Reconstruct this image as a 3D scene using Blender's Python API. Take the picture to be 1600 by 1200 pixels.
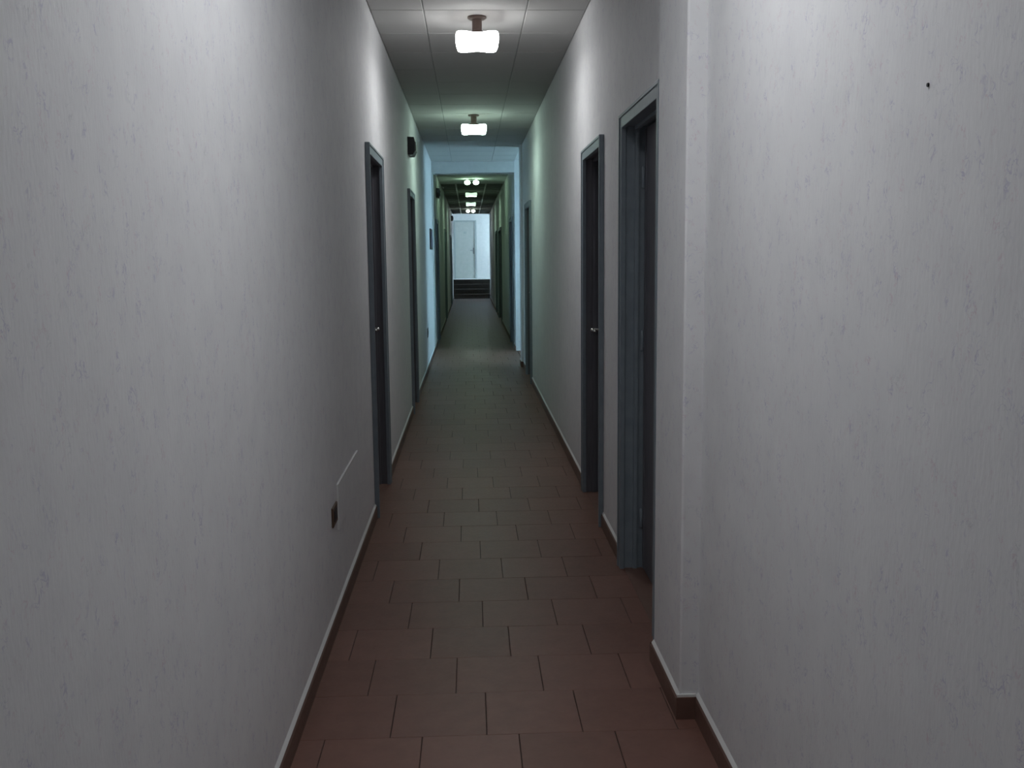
import bpy, bmesh, math, random
from mathutils import Vector, Matrix
random.seed(7)
S = bpy.context.scene
for o in list(bpy.data.objects): bpy.data.objects.remove(o)
C = S.collection

# ------------------------------------------------------------------ camera, exposure
cam = bpy.data.cameras.new('camera'); cam_o = bpy.data.objects.new('camera', cam); C.objects.link(cam_o)
cam.sensor_fit = 'HORIZONTAL'; cam.sensor_width = 36.0; cam.lens = 36.0*1540/1600
cam.clip_start = .02; cam.clip_end = 200
def cam_matrix():
    d = Vector((733-800, -(400-600), -1540)).normalized()          # corridor direction seen from the camera
    u0 = Vector((-math.sin(.0156), math.cos(.0156), 0))
    u = (u0 - d*u0.dot(d)).normalized(); r = d.cross(u)
    return Matrix((r, d, u)).to_4x4()
cam_o.matrix_world = Matrix.Translation((0, 0, 1.5)) @ cam_matrix()
S.camera = cam_o
vs = S.view_settings
vs.view_transform = 'Standard'; vs.look = 'None'; vs.gamma = 1.0; vs.use_curve_mapping = False
vs.exposure = 0.0
S.display_settings.display_device = 'sRGB'
W = bpy.data.worlds.new('world'); S.world = W; W.use_nodes = True
W.node_tree.nodes['Background'].inputs[0].default_value = (.60, .82, 1.0, 1)
W.node_tree.nodes['Background'].inputs[1].default_value = 1.0

# lamp colours / strengths:  (Y, colour, emission, kind)
# (Y, colour, glow of the sides, glow of the bottom glass, kind)
LAMPS = [(-2.0, (1.0, 1.0, 1.0), 2.5, 5, 'glass'), (2.17, (.985, 1.0, 1.02), 7, 60, 'glass'), (6.27, (1.0, 1.0, 1.0), 17, 38, 'glass'),
         (10.5, (.72, 1.0, .83), 15, 36, 'glass'), (19.0, (.60, 1.0, .66), 21, 21, 'bulbs'), (22.9, (.62, 1.0, .66), 1.2, 26, 'flush'),
         (27.0, (.66, 1.0, .74), 1.25, 25, 'flush'), (31.0, (.84, 1.0, .88), 24, 24, 'bulbs')]
def area(name, loc, rot, sx, sy, power, col):
    l = bpy.data.lights.new(name, 'AREA'); l.shape = 'RECTANGLE'; l.size = sx; l.size_y = sy; l.energy = power; l.color = col
    o = bpy.data.objects.new(name, l); C.objects.link(o); o.location = loc; o.rotation_euler = rot
    return o
area('daylight_passage', (2.90, 14.60, 1.62), (0, math.radians(90), 0), 1.5, 1.5, 58, (.46, .82, 1.0))
area('daylight_landing', (2.60, 36.2, 2.2), (0, math.radians(90), 0), 1.9, 1.5, 150, (.62, .86, 1.0))

# ------------------------------------------------------------------ materials
def mat(name, col=(.5, .5, .5), rough=.6, metal=0., emit=None, strength=0., spec=.5):
    m = bpy.data.materials.new(name); m.use_nodes = True
    b = m.node_tree.nodes['Principled BSDF']
    b.inputs['Base Color'].default_value = (*col, 1); b.inputs['Roughness'].default_value = rough
    b.inputs['Metallic'].default_value = metal; b.inputs['Specular IOR Level'].default_value = spec
    if emit:
        b.inputs['Emission Color'].default_value = (*emit, 1); b.inputs['Emission Strength'].default_value = strength
    return m
def nodes(m): return m.node_tree.nodes, m.node_tree.links, m.node_tree.nodes['Principled BSDF']
def ramp(N, stops):
    r = N.new('ShaderNodeValToRGB'); e = r.color_ramp.elements
    while len(e) < len(stops): e.new(.5)
    for k, (p, c) in enumerate(stops): e[k].position = p; e[k].color = (*c, 1) if len(c) == 3 else c
    return r
def math_node(N, L, op, a, b=None, clamp=False):
    n = N.new('ShaderNodeMath'); n.operation = op; n.use_clamp = clamp
    for k, v in enumerate((a, b)):
        if v is None: continue
        if isinstance(v, (int, float)): n.inputs[k].default_value = v
        else: L.new(v, n.inputs[k])
    return n.outputs[0]

def wall_material():
    m = mat('flecked_plaster', (.6, .6, .6), .75, spec=.25); N, L, B = nodes(m)
    g = N.new('ShaderNodeNewGeometry')
    def fibres(scale, zs, off, width, mask_lo, mask_hi):
        mp = N.new('ShaderNodeMapping'); L.new(g.outputs['Position'], mp.inputs[0])
        mp.inputs['Scale'].default_value = (1, 1, zs); mp.inputs['Location'].default_value = (off, off*2, off*3)
        n = N.new('ShaderNodeTexNoise'); n.inputs['Scale'].default_value = scale; n.inputs['Detail'].default_value = 2.5
        n.inputs['Distortion'].default_value = 1.2; L.new(mp.outputs[0], n.inputs[0])
        d = math_node(N, L, 'ABSOLUTE', math_node(N, L, 'SUBTRACT', n.outputs[0], .5))
        line = math_node(N, L, 'SUBTRACT', 1.0, math_node(N, L, 'DIVIDE', d, width), clamp=True)
        k = N.new('ShaderNodeTexNoise'); k.inputs['Scale'].default_value = scale*.62; k.inputs['Detail'].default_value = 1.5
        L.new(mp.outputs[0], k.inputs[0])
        mr = N.new('ShaderNodeMapRange'); L.new(k.outputs[0], mr.inputs[0])
        mr.inputs[1].default_value = mask_lo; mr.inputs[2].default_value = mask_hi
        return math_node(N, L, 'MULTIPLY', line, mr.outputs[0])
    base = N.new('ShaderNodeTexNoise'); base.inputs['Scale'].default_value = 9; base.inputs['Detail'].default_value = 6
    L.new(g.outputs['Position'], base.inputs[0])
    r0 = ramp(N, [(.3, (.745, .750, .765)), (.7, (.790, .795, .805))]); L.new(base.outputs[0], r0.inputs[0])
    cur = r0.outputs[0]
    for sc, zs, off, wd, lo, hi, col, amt in ((50, .74, 0, .040, .54, .70, (.36, .34, .54), .48),
                                              (56, .78, 7.3, .040, .56, .72, (.62, .44, .52), .45),
                                              (42, .68, 3.1, .026, .58, .72, (.40, .42, .46), .34)):
        f = math_node(N, L, 'MULTIPLY', fibres(sc, zs, off, wd, lo, hi), amt)
        mx = N.new('ShaderNodeMixRGB'); L.new(f, mx.inputs[0]); L.new(cur, mx.inputs[1]); mx.inputs[2].default_value = (*col, 1)
        cur = mx.outputs[0]
    L.new(cur, B.inputs['Base Color'])
    mp = N.new('ShaderNodeMapping'); L.new(g.outputs['Position'], mp.inputs[0]); mp.inputs['Scale'].default_value = (1, 1, .3)
    fn = N.new('ShaderNodeTexNoise'); fn.inputs['Scale'].default_value = 120; fn.inputs['Detail'].default_value = 3; L.new(mp.outputs[0], fn.inputs[0])
    bu = N.new('ShaderNodeBump'); bu.inputs['Strength'].default_value = .25; bu.inputs['Distance'].default_value = .003
    L.new(fn.outputs[0], bu.inputs['Height']); L.new(bu.outputs[0], B.inputs['Normal'])
    return m
def tile_material(name, c1, c2, rough, spec=.5):
    m = mat(name, c1, rough, spec=spec); N, L, B = nodes(m)
    oi = N.new('ShaderNodeObjectInfo'); g = N.new('ShaderNodeNewGeometry')
    n = N.new('ShaderNodeTexNoise'); n.inputs['Scale'].default_value = 14; n.inputs['Detail'].default_value = 5
    L.new(g.outputs['Position'], n.inputs[0])
    s = math_node(N, L, 'ADD', math_node(N, L, 'MULTIPLY', oi.outputs['Random'], .35), math_node(N, L, 'MULTIPLY', n.outputs[0], .65))
    r = ramp(N, [(.25, c1), (.75, c2)]); L.new(s, r.inputs[0]); L.new(r.outputs[0], B.inputs['Base Color'])
    n2 = N.new('ShaderNodeTexNoise'); n2.inputs['Scale'].default_value = 60; n2.inputs['Detail'].default_value = 3
    L.new(g.outputs['Position'], n2.inputs[0])
    rr = N.new('ShaderNodeMapRange'); L.new(n2.outputs[0], rr.inputs[0]); rr.inputs[3].default_value = rough-.06; rr.inputs[4].default_value = rough+.08
    L.new(rr.outputs[0], B.inputs['Roughness'])
    bu = N.new('ShaderNodeBump'); bu.inputs['Strength'].default_value = .12; bu.inputs['Distance'].default_value = .002
    L.new(n2.outputs[0], bu.inputs['Height']); L.new(bu.outputs[0], B.inputs['Normal'])
    return m
def noisy(name, c1, c2, rough, scale=30, spec=.5, metal=0, stretch=(1, 1, 1)):
    m = mat(name, c1, rough, metal, spec=spec); N, L, B = nodes(m)
    g = N.new('ShaderNodeNewGeometry'); mp = N.new('ShaderNodeMapping'); L.new(g.outputs['Position'], mp.inputs[0])
    mp.inputs['Scale'].default_value = stretch
    n = N.new('ShaderNodeTexNoise'); n.inputs['Scale'].default_value = scale; n.inputs['Detail'].default_value = 4
    L.new(mp.outputs[0], n.inputs[0]); r = ramp(N, [(.3, c1), (.7, c2)]); L.new(n.outputs[0], r.inputs[0]); L.new(r.outputs[0], B.inputs['Base Color'])
    return m
M = dict(
    wall=wall_material(),
    tile=tile_material('terracotta_tile', (.152, .074, .056), (.198, .100, .078), .42, .32),
    grout=noisy('dark_grout', (.05, .035, .03), (.07, .05, .045), .9),
    skirt=tile_material('terracotta_skirting', (.13, .075, .058), (.165, .095, .075), .45, .4),
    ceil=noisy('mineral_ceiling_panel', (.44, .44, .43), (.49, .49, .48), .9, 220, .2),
    ceil_far=noisy('dark_ceiling_panel', (.20, .20, .19), (.25, .25, .23), .9, 220, .2),  # darker panel tone for the far grid
    plaster=noisy('smooth_plaster', (.60, .61, .61), (.66, .66, .66), .8, 12, .2),
    rail_dark=mat('grey_grid_rail', (.29, .29, .285), .6), rail_white=mat('white_grid_rail', (.75, .75, .72), .5),
    frame=noisy('blue_grey_frame_paint', (.20, .24, .275), (.235, .28, .315), .42, 18, .5),
    leaf=noisy('dark_grey_door_laminate', (.12, .12, .14), (.155, .155, .175), .5, 12, .4, stretch=(6, 6, .5)),
    leaf_pale=noisy('pale_grey_door_paint', (.42, .45, .43), (.47, .49, .47), .5, 8, .4),
    frame_pale=mat('pale_frame_paint', (.36, .40, .40), .5),
    white=mat('white_paint', (.74, .75, .74), .6), chrome=mat('brushed_steel', (.72, .72, .70), .22, 1.),
    brown=mat('brown_plastic', (.10, .060, .040), .45), dark=mat('dark_plastic', (.03, .03, .035), .5),
    black=mat('black_steel', (.012, .012, .014), .5), grey=mat('grey_plastic', (.13, .135, .14), .5),
    greyscreen=mat('dull_lens_plastic', (.17, .18, .16), .35),
    bronze=mat('bronze_neck', (.075, .050, .042), .5, .1), step=noisy('dark_stone_step', (.055, .046, .042), (.065, .054, .048), .8, 20, .1),
    ink=mat('dark_print', (.06, .05, .10), .4), paper=mat('violet_grey_card', (.13, .12, .19), .6),
)
def glass_material():
    m = mat('window_glass', (1, 1, 1), .02); N, L, B = nodes(m)
    B.inputs['Transmission Weight'].default_value = 1; B.inputs['IOR'].default_value = 1.02
    return m
M['glass'] = glass_material()

# ------------------------------------------------------------------ mesh helpers
class MB:
    def __init__(s): s.v = []; s.f = []
    def box(s, x0, x1, y0, y1, z0, z1):
        n = len(s.v)
        s.v += [(x, y, z) for z in (z0, z1) for y in (y0, y1) for x in (x0, x1)]
        s.f += [tuple(n+i for i in q) for q in ((0, 2, 3, 1), (4, 5, 7, 6), (0, 1, 5, 4), (2, 6, 7, 3), (0, 4, 6, 2), (1, 3, 7, 5))]
        return s
    def slab(s, x0, x1, y0, y1, z0, z1, c, up=True):
        """box whose visible face (top if up, else bottom) has a small chamfer c"""
        n = len(s.v)
        if up: lv = [(z0, 0), (z1-c, 0), (z1, c)]
        else: lv = [(z1, 0), (z0+c, 0), (z0, c)]
        for z, i in lv: s.v += [(x0+i, y0+i, z), (x1-i, y0+i, z), (x1-i, y1-i, z), (x0+i, y1-i, z)]
        fs = [(8, 9, 10, 11)]
        for a in (0, 4):
            for k in range(4): fs.append((a+k, a+(k+1) % 4, a+4+(k+1) % 4, a+4+k))
        s.f += [tuple(n+i for i in (q if up else q[::-1])) for q in fs]
        return s
    def prism(s, pts, y0, y1):
        """closed xz outline extruded along y"""
        n = len(s.v); k = len(pts)
        s.v += [(x, y0, z) for x, z in pts] + [(x, y1, z) for x, z in pts]
        s.f += [tuple(n+i for i in range(k)), tuple(n+k+i for i in reversed(range(k)))]
        s.f += [(n+i, n+k+i, n+k+(i+1) % k, n+(i+1) % k) for i in range(k)]
        return s
    def prism_z(s, pts, z0, z1):
        n = len(s.v); k = len(pts)
        s.v += [(x, y, z0) for x, y in pts] + [(x, y, z1) for x, y in pts]
        s.f += [tuple(n+i for i in reversed(range(k))), tuple(n+k+i for i in range(k))]
        s.f += [(n+i, n+(i+1) % k, n+k+(i+1) % k, n+k+i) for i in range(k)]
        return s
    def lathe(s, prof, c=(0, 0, 0), seg=20, axis='z'):
        n = len(s.v)
        for r, h in prof:
            for k in range(seg):
                a = 2*math.pi*k/seg; p, q = r*math.cos(a), r*math.sin(a)
                v = (p, q, h) if axis == 'z' else ((h, p, q) if axis == 'x' else (p, h, q))
                s.v.append((c[0]+v[0], c[1]+v[1], c[2]+v[2]))
        for j in range(len(prof)-1):
            for k in range(seg):
                s.f.append((n+j*seg+k, n+j*seg+(k+1) % seg, n+(j+1)*seg+(k+1) % seg, n+(j+1)*seg+k))
        s.f.append(tuple(n+k for k in reversed(range(seg)))); s.f.append(tuple(n+(len(prof)-1)*seg+k for k in range(seg)))
        return s
    def mesh(s, name, m, bevel=0):
        me = bpy.data.meshes.new(name); me.from_pydata(s.v, [], s.f); me.materials.append(m)
        b = bmesh.new(); b.from_mesh(me); bmesh.ops.recalc_face_normals(b, faces=b.faces)
        if bevel: bmesh.ops.bevel(b, geom=list(b.edges), offset=bevel, segments=1, affect='EDGES', clamp_overlap=True)
        b.to_mesh(me); b.free()
        return me
    def build(s, name, m, parent=None, bevel=0, smooth=False, **p):
        o = bpy.data.objects.new(name, s.mesh(name, m, bevel)); C.objects.link(o)
        if smooth:
            for q in o.data.polygons: q.use_smooth = True
        if parent: o.parent = parent
        for k, v in p.items(): o[k] = v
        return o
def empty(name, loc=(0, 0, 0), **p):
    o = bpy.data.objects.new(name, None); C.objects.link(o); o.location = loc; o.empty_display_size = .1
    for k, v in p.items(): o[k] = v
    return o
def inst(name, me, parent, loc, **p):
    o = bpy.data.objects.new(name, me); C.objects.link(o); o.parent = parent; o.location = loc
    for k, v in p.items(): o[k] = v
    return o

# ------------------------------------------------------------------ dimensions
XL, XR, XP, H = -.566, .722, .661, 2.95
YB = -3.2                      # wall behind the camera
PY0, PY1 = 3.02, 3.47          # pilaster
PORT = 15.6                    # portal
PASS0 = 13.62                  # side passage from here to the portal
END = 34.9
DH = 2.13                      # outer height of the door casings
JO = .06                       # visible casing width
# doors: (index, side, y0, y1 outer casing, handle at far side?, x recess, label)
DOORS = [(1, 'R', 3.66, 4.62, False), (2, 'R', 5.30, 6.17, True), (3, 'L', 5.59, 6.50, True), (4, 'L', 9.36, 10.20, True),
         (5, 'R', 11.45, 12.45, True), (6, 'R', 16.15, 17.25, True), (7, 'L', 17.0, 18.0, True), (8, 'R', 21.9, 24.1, False),
         (12, 'R', 25.3, 26.4, False), (9, 'L', 23.0, 24.2, False), (10, 'L', 30.0, 31.3, False)]
LABELS = {1: 'nearest grey framed door on the right wall beside the pilaster', 2: 'second grey framed door on the right wall, with bright lever handle',
          3: 'nearest dark grey framed door on the left wall', 4: 'second dark door on the left wall, below the grey box',
          5: 'third narrow looking door on the right wall, before the side passage', 6: 'dark blue door on the right just beyond the portal',
          7: 'dark door on the left just beyond the portal', 8: 'wide dark door on the right in the dim far corridor',
          9: 'dark door on the left in the middle of the dim far corridor', 12: 'narrow dark door on the right in the dim far corridor, behind the wide one', 10: 'last dark door on the left before the stairs'}

# ------------------------------------------------------------------ walls
def wall(name, side, y0, y1, holes, top=H+.15):
    t = .22; m = MB()
    xa, xb = (XL-t, XL) if side == 'L' else (XR, XR+t)
    cur = y0
    for a, b, h in sorted(holes):
        if a > cur: m.box(xa, xb, cur, a, -.05, top)
        if h < top: m.box(xa, xb, a, b, h, top)
        cur = b
    if cur < y1: m.box(xa, xb, cur, y1, -.05, top)
    return m
IN = .025                       # casing laps over the wall edge by this much
hl = [(a+IN, b-IN, DH-IN) for _, s, a, b, _ in DOORS if s == 'L']
hr = [(a+IN, b-IN, DH-IN) for _, s, a, b, _ in DOORS if s == 'R']
wl = wall('wall_left', 'L', YB, END, hl).build('wall_left', M['wall'], kind='structure', label='long left corridor wall in pale flecked plaster')
wr = wall('wall_right', 'R', YB, END, hr + [(PASS0, PORT, 9)]).build('wall_right', M['wall'], kind='structure', label='long right corridor wall in pale flecked plaster')
MB().box(XP, XR+.02, PY0, PY1, -.05, H+.1).build('pilaster', M['wall'], wr, bevel=.006)
MB().box(.694, XR+.02, 13.27, PASS0, -.05, H+.1).build('pilaster', M['wall'], wr, bevel=.004)
MB().box(XL-.22, XR+.22, YB-.2, YB, -.05, H+.15).build('wall_back', M['wall'], kind='structure', label='short wall closing the corridor behind the viewpoint')
# portal: beam over the corridor, flush piers
MB().box(XL+.0005, XR-.0005, PORT, PORT+.35, 2.785, H+.02).build('trim_1', M['plaster'], kind='structure', label='pale ceiling beam of the portal across the corridor')
MB().box(XL-.01, XL+.012, PORT, PORT+.35, 0, 2.785).build('trim_2', M['plaster'], kind='structure', label='slim pale pier of the portal on the left')

# side passage on the right, before the portal, lit by its window
PX = 2.6
MB().box(XR+.22, PX+.2, PASS0-.2, PASS0, -.05, H+.15).build('wall_passage_near', M['plaster'], kind='structure', label='near wall of the side passage')
MB().box(XR+.221, PX+.2, PORT, PORT+.2, -.05, H+.15).build('wall_passage_far', M['plaster'], kind='structure', label='far wall of the side passage, lit by its window')
m = MB(); wy0, wy1, wz0, wz1 = 13.85, 15.4, .75, 2.40
m.box(PX, PX+.2, PASS0, wy0, 0, H).box(PX, PX+.2, wy1, PORT, 0, H).box(PX, PX+.2, wy0, wy1, -.05, wz0).box(PX, PX+.2, wy0, wy1, wz1, H)
m.build('wall_passage_end', M['plaster'], kind='structure', label='end wall of the side passage around the window')
def window(idx, x, y0, y1, z0, z1, label):
    w = empty('window_%d' % idx, (x, (y0+y1)/2, z0), kind='structure', label=label)
    def P(mb, n, mt):
        o = mb.build(n, M[mt], w); o.matrix_parent_inverse = Matrix.Translation(w.location).inverted(); return o
    for n, q in (('frame_stile', (y0, y0+.06, z0, z1)), ('frame_stile', (y1-.06, y1, z0, z1)), ('frame_rail', (y0+.06, y1-.06, z0, z0+.06)),
                 ('frame_rail', (y0+.06, y1-.06, z1-.06, z1)), ('mullion', ((y0+y1)/2-.03, (y0+y1)/2+.03, z0+.06, z1-.06))):
        P(MB().box(x+.06, x+.12, *q), n, 'white')
    ym = (y0+y1)/2
    for a, b in ((y0+.06, ym-.03), (ym+.03, y1-.06)): P(MB().box(x+.086, x+.092, a, b, z0+.06, z1-.06), 'pane', 'glass')
    P(MB().box(x-.03, x+.06, y0-.02, y1+.02, z0-.03, z0), 'sill', 'white')
window(1, PX, wy0, wy1, wz0, wz1, 'window at the end of the side passage')

# ------------------------------------------------------------------ floor
fl = MB().box(XL-.9, XR+.9, YB-.2, END+.02, -.30, -.004)
fl.box(XR+.9, PX+.2, PASS0-.2, PORT+.2, -.30, -.004)
floor = fl.build('floor', M['grout'], kind='structure', label='corridor floor in small red-brown tiles laid in a third bond')
P, G = .3045, .0030            # tile pitch, joint
def intervals(j):
    """x spans of tile row j; row 0 ends at y = 2.945"""
    ph = .134-.1013*j
    k = math.ceil((XL-.02-ph)/P); xs = [XL-.02]; x = ph+k*P
    while x < XR+.02:
        if x-xs[-1] > .02: xs.append(x)
        x += P
    if XR+.02-xs[-1] < .02: xs.pop()
    xs.append(XR+.02)
    return list(zip(xs[:-1], xs[1:]))
cache = {}
far = MB(); j = -2
while True:
    y1 = 2.945+j*P; y0 = y1-P
    if y0 > END: break
    y1 = min(y1, END)
    for a, b in intervals(j):
        w = b-a-G; yy = y1-y0-.0010
        if y1 < 11.8:
            key = round(w, 3)
            if key not in cache:
                cache[key] = MB().slab(-w/2, w/2, -yy/2, yy/2, -.0045, 0, .0009).mesh('floor_tile', M['tile'])
            o = inst('floor_tile', cache[key], floor, ((a+b)/2, (y0+y1)/2, random.uniform(-.0003, .0003)))
        else: far.slab(a+G/2, b-G/2, y0+.0005, y1-.0005, -.0045, 0, .0009)
    j += 1
far.build('distant_floor_tiles', M['tile'], floor, kind='stuff')
near = MB(); j = -3
while 2.945+j*P > YB:
    y1 = 2.945+j*P
    for a, b in intervals(j): near.slab(a+G/2, b-G/2, max(y1-P, YB)+.0011, y1-.0011, -.0045, 0, .0009)
    j -= 1
for k in range(7):              # passage floor
    for q in range(7):
        x0 = XR+.03+k*P; y0 = PASS0+q*P
        if x0 < PX and y0 < PORT: near.slab(x0, min(x0+P, PX)-G, y0, min(y0+P, PORT)-G, -.0045, 0, .0009)
near.build('tiles_out_of_view', M['tile'], floor, kind='stuff')

# ------------------------------------------------------------------ ceiling
ce = MB().box(XL-.2, XR+.2, YB-.2, 20.3, H+.025, H+.2).box(XL-.2, XR+.2, 20.3, END, H+.025, H+.2).box(XR+.2, PX+.2, PASS0-.2, PORT+.2, H, H+.2)
ceiling = ce.build('ceiling', M['plaster'], kind='structure', label='suspended corridor ceiling of square mineral panels')
CP = .614; LX = (-.2495, .3645)
def grid(y_start, y_end, y_ref, mt, dark):
    cols = [(XL, LX[0]), LX, (LX[1], XR)]
    k = math.floor((y_start-y_ref)/CP); mc = {}
    bar, drop = (.006, -.004) if dark else (.024, .004)
    cuts = []
    while y_ref+k*CP < y_end:
        a = max(y_ref+k*CP, y_start); b = min(y_ref+(k+1)*CP, y_end)
        if b-a > .02:
            for x0, x1 in cols:
                key = (round(x1-x0, 3), round(b-a, 3)); g = bar/2
                w, d = (x1-x0)/2-g, (b-a)/2-g
                if key not in mc: mc[key] = MB().slab(-w, w, -d, d, 0, .018, .003, up=False).mesh('ceiling_panel', M[mt])
                inst('ceiling_panel', mc[key], ceiling, ((x0+x1)/2, (a+b)/2, H+random.uniform(0, .0012)))
            if a > y_start: cuts.append(a)
        k += 1
    rm = M['rail_dark' if dark else 'rail_white']
    for x in LX: MB().box(x-bar/2-.003, x+bar/2+.003, y_start, y_end, H-drop, H+.024).build('main_rail', rm, ceiling)
    cr = {}
    for y in cuts:
        for x0, x1 in cols:
            w = (x1-x0)/2-bar/2-.003; key = round(w, 3)
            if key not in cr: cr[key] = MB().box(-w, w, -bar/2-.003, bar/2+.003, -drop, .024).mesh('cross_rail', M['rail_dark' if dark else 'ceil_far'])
            inst('cross_rail', cr[key], ceiling, ((x0+x1)/2, y, H))
grid(YB, PORT, 6.107-CP*20, 'ceil', True)
MB().box(XL, XR, PORT+.35, 20.3, H-.005, H+.024).build('plain_ceiling_strip', M['plaster'], ceiling)
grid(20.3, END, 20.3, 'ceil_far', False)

# ------------------------------------------------------------------ baseboards
BH, BT = .075, .013
def runs(side, y0, y1, extra=()):
    out = []; cur = y0
    for a, b in sorted([(a, b) for _, s, a, b, _ in DOORS if s == side] + list(extra)):
        if a > cur: out.append((cur, a))
        cur = max(cur, b)
    if cur < y1: out.append((cur, y1))
    return out
def skirting(name, side, spans, label):
    ske, cau = MB(), MB()
    for a, b, x in spans:
        s = 1 if side == 'L' else -1
        q = [(x, 0), (x+s*BT, 0), (x+s*BT, BH-.008), (x+s*(BT-.006), BH), (x, BH)]
        ske.prism(q, a, b)
        cau.prism([(x, BH), (x+s*(BT-.004), BH), (x, BH+.012)], a, b)  # wall paint bead; its white also stands for the lit skirting top
    return ske, cau
sk, ca = skirting('baseboard_left', 'L', [(a, b, XL) for a, b in runs('L', YB, END)], '')
bl = sk.build('baseboard_left', M['skirt'], kind='structure', label='red-brown tile skirting along the left wall'); ca.build('lit_paint_line', M['white'], bl)
sp = []
for a, b in runs('R', YB, END, [(PY0, PY1), (13.27, PORT)]):
    sp.append((a, b, XR))
sp += [(PY0, PY1, XP), (13.27, PASS0, .694)]
sk, ca = skirting('baseboard_right', 'R', sp, '')
for x, xe, y in ((XP, XR, PY0), (.694, XR, 13.27)):    # returns across the pilaster faces
    sk.box(x-BT, xe-BT, y-BT, y, 0, BH); ca.box(x-.009, xe-.009, y-.009, y, BH, BH+.008)
sk.box(XP-BT, XR, PY1, PY1+BT, 0, BH)
br = sk.build('baseboard_right', M['skirt'], kind='structure', label='red-brown tile skirting along the right wall and pilaster'); ca.build('lit_paint_line', M['white'], br)

# ------------------------------------------------------------------ doors
def door(idx, side, y0, y1, far_handle):
    s = 1 if side == 'L' else -1                 # direction into the corridor
    xw = XL if side == 'L' else XR
    d = empty('door_%d' % idx, (xw, (y0+y1)/2, 0), kind='structure', label=LABELS[idx])
    inv = Matrix.Translation(d.location).inverted()
    def Pm(mb, n, mt, bevel=0, smooth=False, **k):
        o = mb.build(n, M[mt], d, bevel, smooth, **k); o.matrix_parent_inverse = inv; return o
    def bx(m, xa, xb, *r):                        # xa, xb measured from the wall face into the corridor
        p, q = xw+s*xa, xw+s*xb; m.box(min(p, q), max(p, q), *r); return m
    A, B, Z = y0, y1, DH
    # casing: stepped face boards
    for a, b, n in ((A, A+JO, 'casing_post'), (B-JO, B, 'casing_post')):
        m = MB(); bx(m, .0, .022, a, b, 0, Z)
        inner = (b-.022, b) if a == A else (a, a+.022)
        bx(m, .022, .027, *( (a, a+.014) if a == A else (b-.014, b)), 0, Z); Pm(m, n, 'frame', .0015)
    m = MB(); bx(m, .0, .0225, A+JO, B-JO, Z-JO, Z); bx(m, .0225, .027, A+.014, B-.014, Z-.014, Z); Pm(m, 'casing_head', 'frame', .0015)
    # jamb lining with a rebate
    R0 = .088; ji = .040
    for a, b, c, e in ((A+.026, A+JO-.008, A+.026, A+JO+.007), (B-JO+.008, B-.026, B-JO-.007, B-.026)):
        m = MB(); bx(m, -.20, -.0005, a, b, 0, Z-.03)
        bx(m, -.060, -.0405, c, e, 0, Z-.034); Pm(m, 'jamb', 'frame' if idx == 1 else 'leaf')
    m = MB(); bx(m, -.20, -.0005, A+JO-.008, B-JO+.008, Z-JO+.008, Z-.027); bx(m, -.060, -.0405, A+JO+.007, B-JO-.007, Z-JO-.007, Z-.03)
    Pm(m, 'jamb_head', 'frame' if idx == 1 else 'leaf')
    # leaf, shut against the rebate
    la, lb, lz = A+JO+.001, B-JO-.001, Z-JO-.002
    m = MB(); bx(m, -.205, -.195, A+.026, B-.026, 0, Z-.028); Pm(m, 'light_stop_board', 'black')  # added black board: stops outside light at the leaf gaps, stands for dark room
    m = MB(); bx(m, -R0-.04, -R0, la, lb, .008, lz)
    Pm(m, 'door_leaf', 'leaf', .002)
    m = MB()                                      # shallow edge lipping on the two long sides
    bx(m, -R0, -R0+.0025, la+.004, la+.034, .010, lz-.006); bx(m, -R0, -R0+.0025, lb-.034, lb-.004, .010, lz-.006)
    Pm(m, 'edge_lipping', 'leaf')
    m = MB(); bx(m, -.20, -.001, A+JO-.01, B-JO+.01, -.004, .003); Pm(m, 'threshold', 'skirt')
    # lever handle and hinges
    hy = lb-.06 if far_handle else la+.06; dr = -1 if far_handle else 1; hz = 1.04
    h = MB(); p, q = xw+s*(-R0), xw+s*(-R0+.008)
    h.box(min(p, q), max(p, q), hy-.02, hy+.02, hz-.13, hz+.09)
    plate = Pm(h, 'handle_plate', 'chrome', .002)
    prof = [(.009, 0), (.009, .045), (.011, .047), (.011, .064), (.006, .068)]
    m = MB().lathe([(r, s*t) for r, t in prof], (xw-s*R0, hy, hz), 12, 'x')
    xx = xw+s*(-R0+.055); m.lathe([(.005, 0), (.0095, dr*.004), (.0085, dr*.10), (.007, dr*.118), (.003, dr*.122)], (xx, hy-dr*.004, hz), 12, 'y')
    Pm(m, 'lever', 'chrome', smooth=True)
    gy = la+.003 if far_handle else lb-.003
    for z in (.25, 1.1, 1.85):
        Pm(MB().lathe([(.004, -.048), (.008, -.045), (.008, .045), (.004, .048)], (xw-s*(R0-.009), gy+dr*(-.0), z), 10), 'hinge', 'frame', smooth=True)
    m = MB().box(xw-s*R0-.002, xw-s*R0+.002, hy-.006, hy+.006, hz-.095, hz-.07); Pm(m, 'keyhole', 'black')
for a in DOORS: door(*a)

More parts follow.
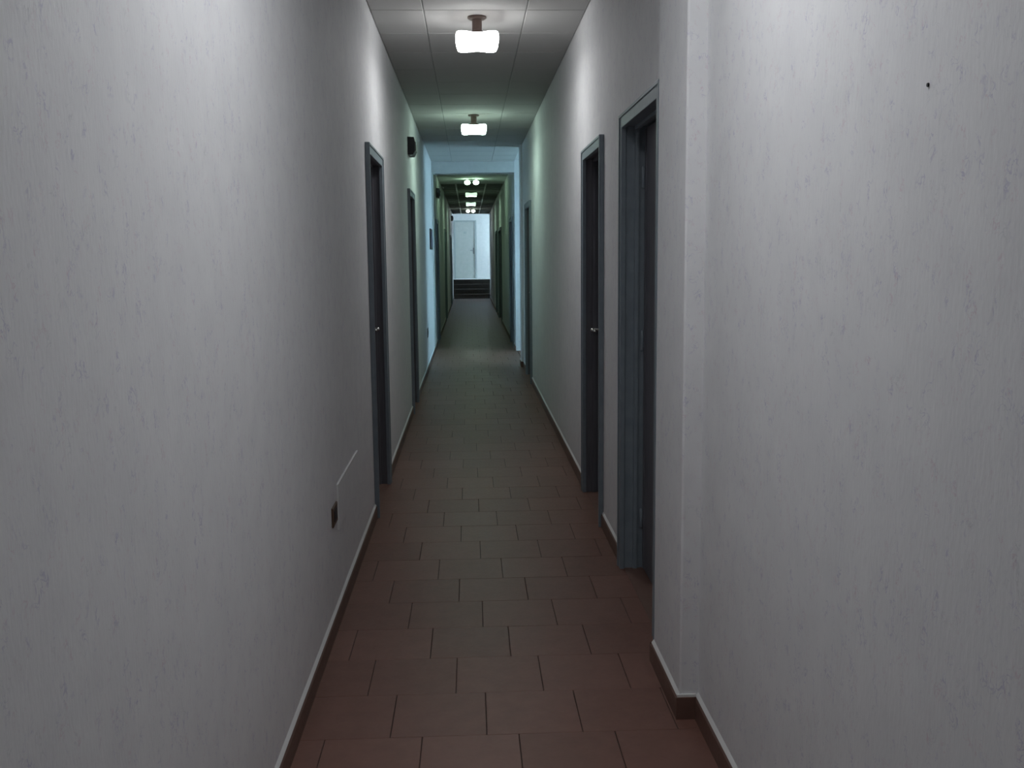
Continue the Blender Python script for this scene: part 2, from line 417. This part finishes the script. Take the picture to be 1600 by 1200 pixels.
# ------------------------------------------------------------------ far landing with steps, door and window
LX0, LX1, LY1, LZ = -1.5, 2.2, 37.0, .66
st = empty('entrance_steps', (.08, END, 0), label='dark stone steps rising to the landing at the corridor end', category='steps')
for k in range(4):
    o = MB().box(XL-.9, XR+.9, END+.02+.28*k, END+.02+.28*(k+1)+(.03 if k < 3 else 0), 0, .165*(k+1)).build('step', M['step'], st)
    o.matrix_parent_inverse = Matrix.Translation(st.location).inverted()
MB().box(LX0, LX1, END+1.12, LY1+.2, LZ-.2, LZ).build('floor_landing', M['plaster'], kind='structure', label='raised landing floor above the steps')
MB().box(LX0-.2, LX1+.2, END, LY1+.2, 3.6, 3.8).build('ceiling_landing', M['plaster'], kind='structure', label='ceiling over the raised landing')
m = MB(); dx0, dx1, dz = -.548, .275, LZ+2.14
m.box(LX0, dx0, LY1, LY1+.2, 0, 3.6).box(dx1, LX1, LY1, LY1+.2, 0, 3.6).box(dx0, dx1, LY1, LY1+.2, dz, 3.6)
m.build('wall_end', M['plaster'], kind='structure', label='bright pale wall at the far end of the corridor')
MB().box(LX0-.2, LX0, END, LY1+.2, -.05, 3.6).build('wall_landing_left', M['plaster'], kind='structure', label='left wall of the landing')
m = MB(); m.box(LX1, LX1+.2, END, 35.4, -.05, 3.6).box(LX1, LX1+.2, 36.9, LY1+.2, -.05, 3.6).box(LX1, LX1+.2, 35.4, 36.9, -.05, 1.3).box(LX1, LX1+.2, 35.4, 36.9, 3.1, 3.6)
m.build('wall_landing_right', M['plaster'], kind='structure', label='right wall of the landing around its window')
window(2, LX1, 35.4, 36.9, 1.3, 3.1, 'window of the landing at the corridor end')
MB().box(LX0, XL-.2, END-.2, END, -.05, 3.6).box(XR+.2, LX1, END-.2, END, -.05, 3.6).box(XL-.2, XR+.2, END-.2, END, H, 3.6).build(
    'wall_landing_near', M['plaster'], kind='structure', label='wall around the opening from corridor to landing')
d = empty('door_11', ((dx0+dx1)/2, LY1, LZ), kind='structure', label='pale grey door in the bright wall above the steps')
inv = Matrix.Translation(d.location).inverted()
def E(mb, n, mt, bevel=0, smooth=False):
    o = mb.build(n, M[mt], d, bevel, smooth); o.matrix_parent_inverse = inv; return o
E(MB().box(dx0-.01, dx0+.05, LY1-.02, LY1+.12, LZ, dz+.01), 'casing_post', 'frame_pale'); E(MB().box(dx1-.05, dx1+.01, LY1-.02, LY1+.12, LZ, dz+.01), 'casing_post', 'frame_pale')
E(MB().box(dx0+.05, dx1-.05, LY1-.02, LY1+.12, dz-.05, dz+.01), 'casing_head', 'frame_pale')
E(MB().box(dx0+.052, dx1-.052, LY1+.005, LY1+.045, LZ+.008, dz-.052), 'door_leaf', 'leaf_pale', .002)
E(MB().box(dx1-.13, dx1-.09, LY1-.003, LY1+.005, LZ+.92, LZ+1.14), 'handle_plate', 'grey', .002)
E(MB().lathe([(.01, 0), (.01, -.05), (.006, -.058)], (dx1-.11, LY1+.005, LZ+1.05), 12, 'y').lathe([(.006, 0), (.010, -.004), (.009, -.12), (.005, -.124)], (dx1-.106, LY1-.045, LZ+1.05), 12, 'x'), 'lever', 'grey', smooth=True)
E(MB().box(-.19, -.09, LY1+.002, LY1+.005, LZ+1.66, LZ+1.74), 'number_plate', 'frame_pale', .001)

# ------------------------------------------------------------------ lamps
def glass_shade(r):
    """square pillow of bent opal glass: rounded-square rings, edges dipping in the middle"""
    m = MB(); n = 48; lv = [(.129, .078), (.1325, .062), (.132, .044), (.128, .022), (.120, .005)]
    for hw, z in lv:
        for k in range(n):
            a = 2*math.pi*k/n; c, s_ = math.cos(a), math.sin(a); p = 5.0
            rr = hw/((abs(c)**p+abs(s_)**p)**(1/p)); wob = math.cos(4*a)   # +1 mid-side, -1 corner
            m.v.append((rr*c, rr*s_, z-(.006*wob if z > .05 else -.004*wob)))
    for j in range(len(lv)-1):
        for k in range(n): m.f.append((j*n+k, j*n+(k+1) % n, (j+1)*n+(k+1) % n, (j+1)*n+k))
    for zz, hh, lst in ((.078, .127, 'top'), (.006, .1185, 'bottom')):
        q = MB()
        for dz in ((-.006, -.010) if lst == 'top' else (.0, .003)):
            for k in range(n):
                a = 2*math.pi*k/n; c, s_ = math.cos(a), math.sin(a); rr = hh/((abs(c)**5+abs(s_)**5)**.2); wob = math.cos(4*a)
                q.v.append((rr*c, rr*s_, zz+dz+(-.006*wob if lst == 'top' else .004*wob)))
        for k in range(n): q.f.append((k, (k+1) % n, n+(k+1) % n, n+k))
        for j in (0, 1):
            q.v.append((0, 0, zz+(-.004 if lst == 'top' else .002)-(.004*j if lst == 'top' else -.004*j)))
            for k in range(n): q.f.append((j*n+k, j*n+(k+1) % n, 2*n+j))
        if lst == 'top': cap = q
        else: disc = q
    return m, cap, disc
WHERE = ['ceiling lamp behind the viewpoint', 'ceiling lamp almost overhead, above the near wall', 'nearest visible square opal glass ceiling lamp, hanging on a short bronze neck',
         'second square opal glass ceiling lamp, just before the portal beam', 'twin bulb ceiling lamp just beyond the portal beam', 'pale green square glass ceiling lamp, second lamp beyond the portal beam',
         'third lamp beyond the portal beam, pale green square glass, just before the far stairs lamp', 'last tiny twin bulb ceiling lamp right above the far stairs']
for i, (y, col, st_, bt_, kind) in enumerate(LAMPS):
    t = empty('ceiling_lamp', (.07, y, H), label=WHERE[i], category='lamp', group='ceiling lamps along the corridor')
    em = mat('lamp_glow_%d' % i, (.9, .9, .9), .4, emit=col, strength=st_)
    bot = mat('lamp_diffuser_%d' % i, (.9, .9, .9), .4, emit=col, strength=bt_)
    MB().lathe([(.058, 0), (.058, -.010), (.048, -.016)], (0, 0, 0), 24).build('ceiling_rose', M['bronze'], t, smooth=False)
    if kind == 'flush':
        MB().lathe([(.075, -.010), (.075, -.030)], (0, 0, 0), 20).build('neck', M['grey'], t)
    if kind == 'glass':
        MB().lathe([(.030, -.016), (.030, -.080), (.042, -.090), (.042, -.112)], (0, 0, 0), 20).build('neck', M['bronze'], t)
    if kind != 'bulbs':
        drop = .190 if kind == 'glass' else .106
        for g, nm, mt in zip(glass_shade(0), ('glass_shade', 'top_cover', 'bottom_glass'), (em, M['bronze'], bot)):
            g.v = [(x, yy, z-drop) for x, yy, z in g.v]; g.build(nm, mt, t, smooth=nm == 'glass_shade')
    else:
        MB().lathe([(.030, -.014), (.030, -.020)], (0, 0, 0), 16).build('neck', M['bronze'], t)
        MB().box(-.10, .10, -.03, .03, -.034, -.018).build('lamp_holder', M['grey'], t, bevel=.003)
        for sx in (-1, 1):
            MB().lathe([(.018, -.034), (.020, -.036), (.045, -.046), (.056, -.066), (.055, -.084), (.038, -.106), (.015, -.112)], (sx*.082, 0, 0), 16).build('bulb', em, t, smooth=True)

# ------------------------------------------------------------------ small things on the walls
def thing(name, loc, **p):
    e = empty(name, loc, **p)
    def add(mb, n, mt, bevel=0, smooth=False):
        o = mb.build(n, M[mt], e, bevel, smooth); o.matrix_parent_inverse = Matrix.Translation(loc).inverted(); return o
    return e, add
# brown socket low on the left wall
e, add = thing('wall_socket', (XL, 3.925, .465), label='brown wall socket low on the left wall beside the cover panel', category='socket')
add(MB().box(XL, XL+.008, 3.862, 3.992, .424, .506), 'plate', 'brown', .003)
for k in range(3):
    y = 3.888+k*.026
    add(MB().box(XL+.008, XL+.0105, y, y+.0225, .442, .488), 'socket_module', 'dark', .001)
# flush cover panel
e, add = thing('wall_cover', (XL, 4.39, .47), label='flush painted rectangular cover panel low on the left wall', category='panel')
add(MB().box(XL, XL+.007, 4.035, 4.755, .375, .560), 'panel', 'wall', .002)
add(MB().box(XL, XL+.0085, 4.031, 4.759, .560, .5645).box(XL, XL+.0085, 4.031, 4.035, .372, .560), 'rim', 'plaster')
# small socket by the side passage
e, add = thing('wall_socket', (XL, 13.06, .5), label='small grey wall socket far down the left wall before the portal', category='socket')
add(MB().box(XL, XL+.009, 12.98, 13.14, .44, .56), 'plate', 'greyscreen', .003)
add(MB().box(XL+.009, XL+.012, 13.02, 13.10, .475, .525), 'socket_module', 'dark', .001)
# sign
e, add = thing('wall_sign', (XL, 14.75, 1.75), label='small dark upright notice framed on the brightly lit left wall before the portal', category='sign')
add(MB().box(XL, XL+.02, 14.42, 15.05, 1.60, 1.90), 'frame', 'dark', .003)
add(MB().box(XL+.02, XL+.022, 14.50, 14.97, 1.635, 1.865), 'card', 'paper')
# emergency lights
def emergency(y, z, label, mt='dark'):
    e, add = thing('emergency_light', (XL, y, z), label=label, category='light')
    add(MB().prism([(XL, z+.082), (XL+.060, z+.078), (XL+.066, z+.05), (XL+.066, z-.055), (XL+.050, z-.085), (XL, z-.085)], y-.14, y+.14), 'housing', mt, .003)
    add(MB().prism([(XL+.066, z+.045), (XL+.078, z+.03), (XL+.078, z-.045), (XL+.066, z-.052)], y-.12, y+.12), 'diffuser', 'greyscreen', .002)
emergency(9.72, 2.545, 'dark grey emergency light box high on the left wall above the second door')
emergency(17.9, 2.62, 'small dark emergency light box high on the left wall beyond the portal', 'grey')
emergency(32.4, 2.72, 'tiny dark emergency light box high on the left wall near the stairs')
# nail
MB().lathe([(.0030, 0), (.0034, -.001), (.0030, -.0025)], (XR, 1.559, 1.758), 10, 'x').build('wall_nail', M['black'],
    label='tiny black nail head in the near right wall', category='nail')
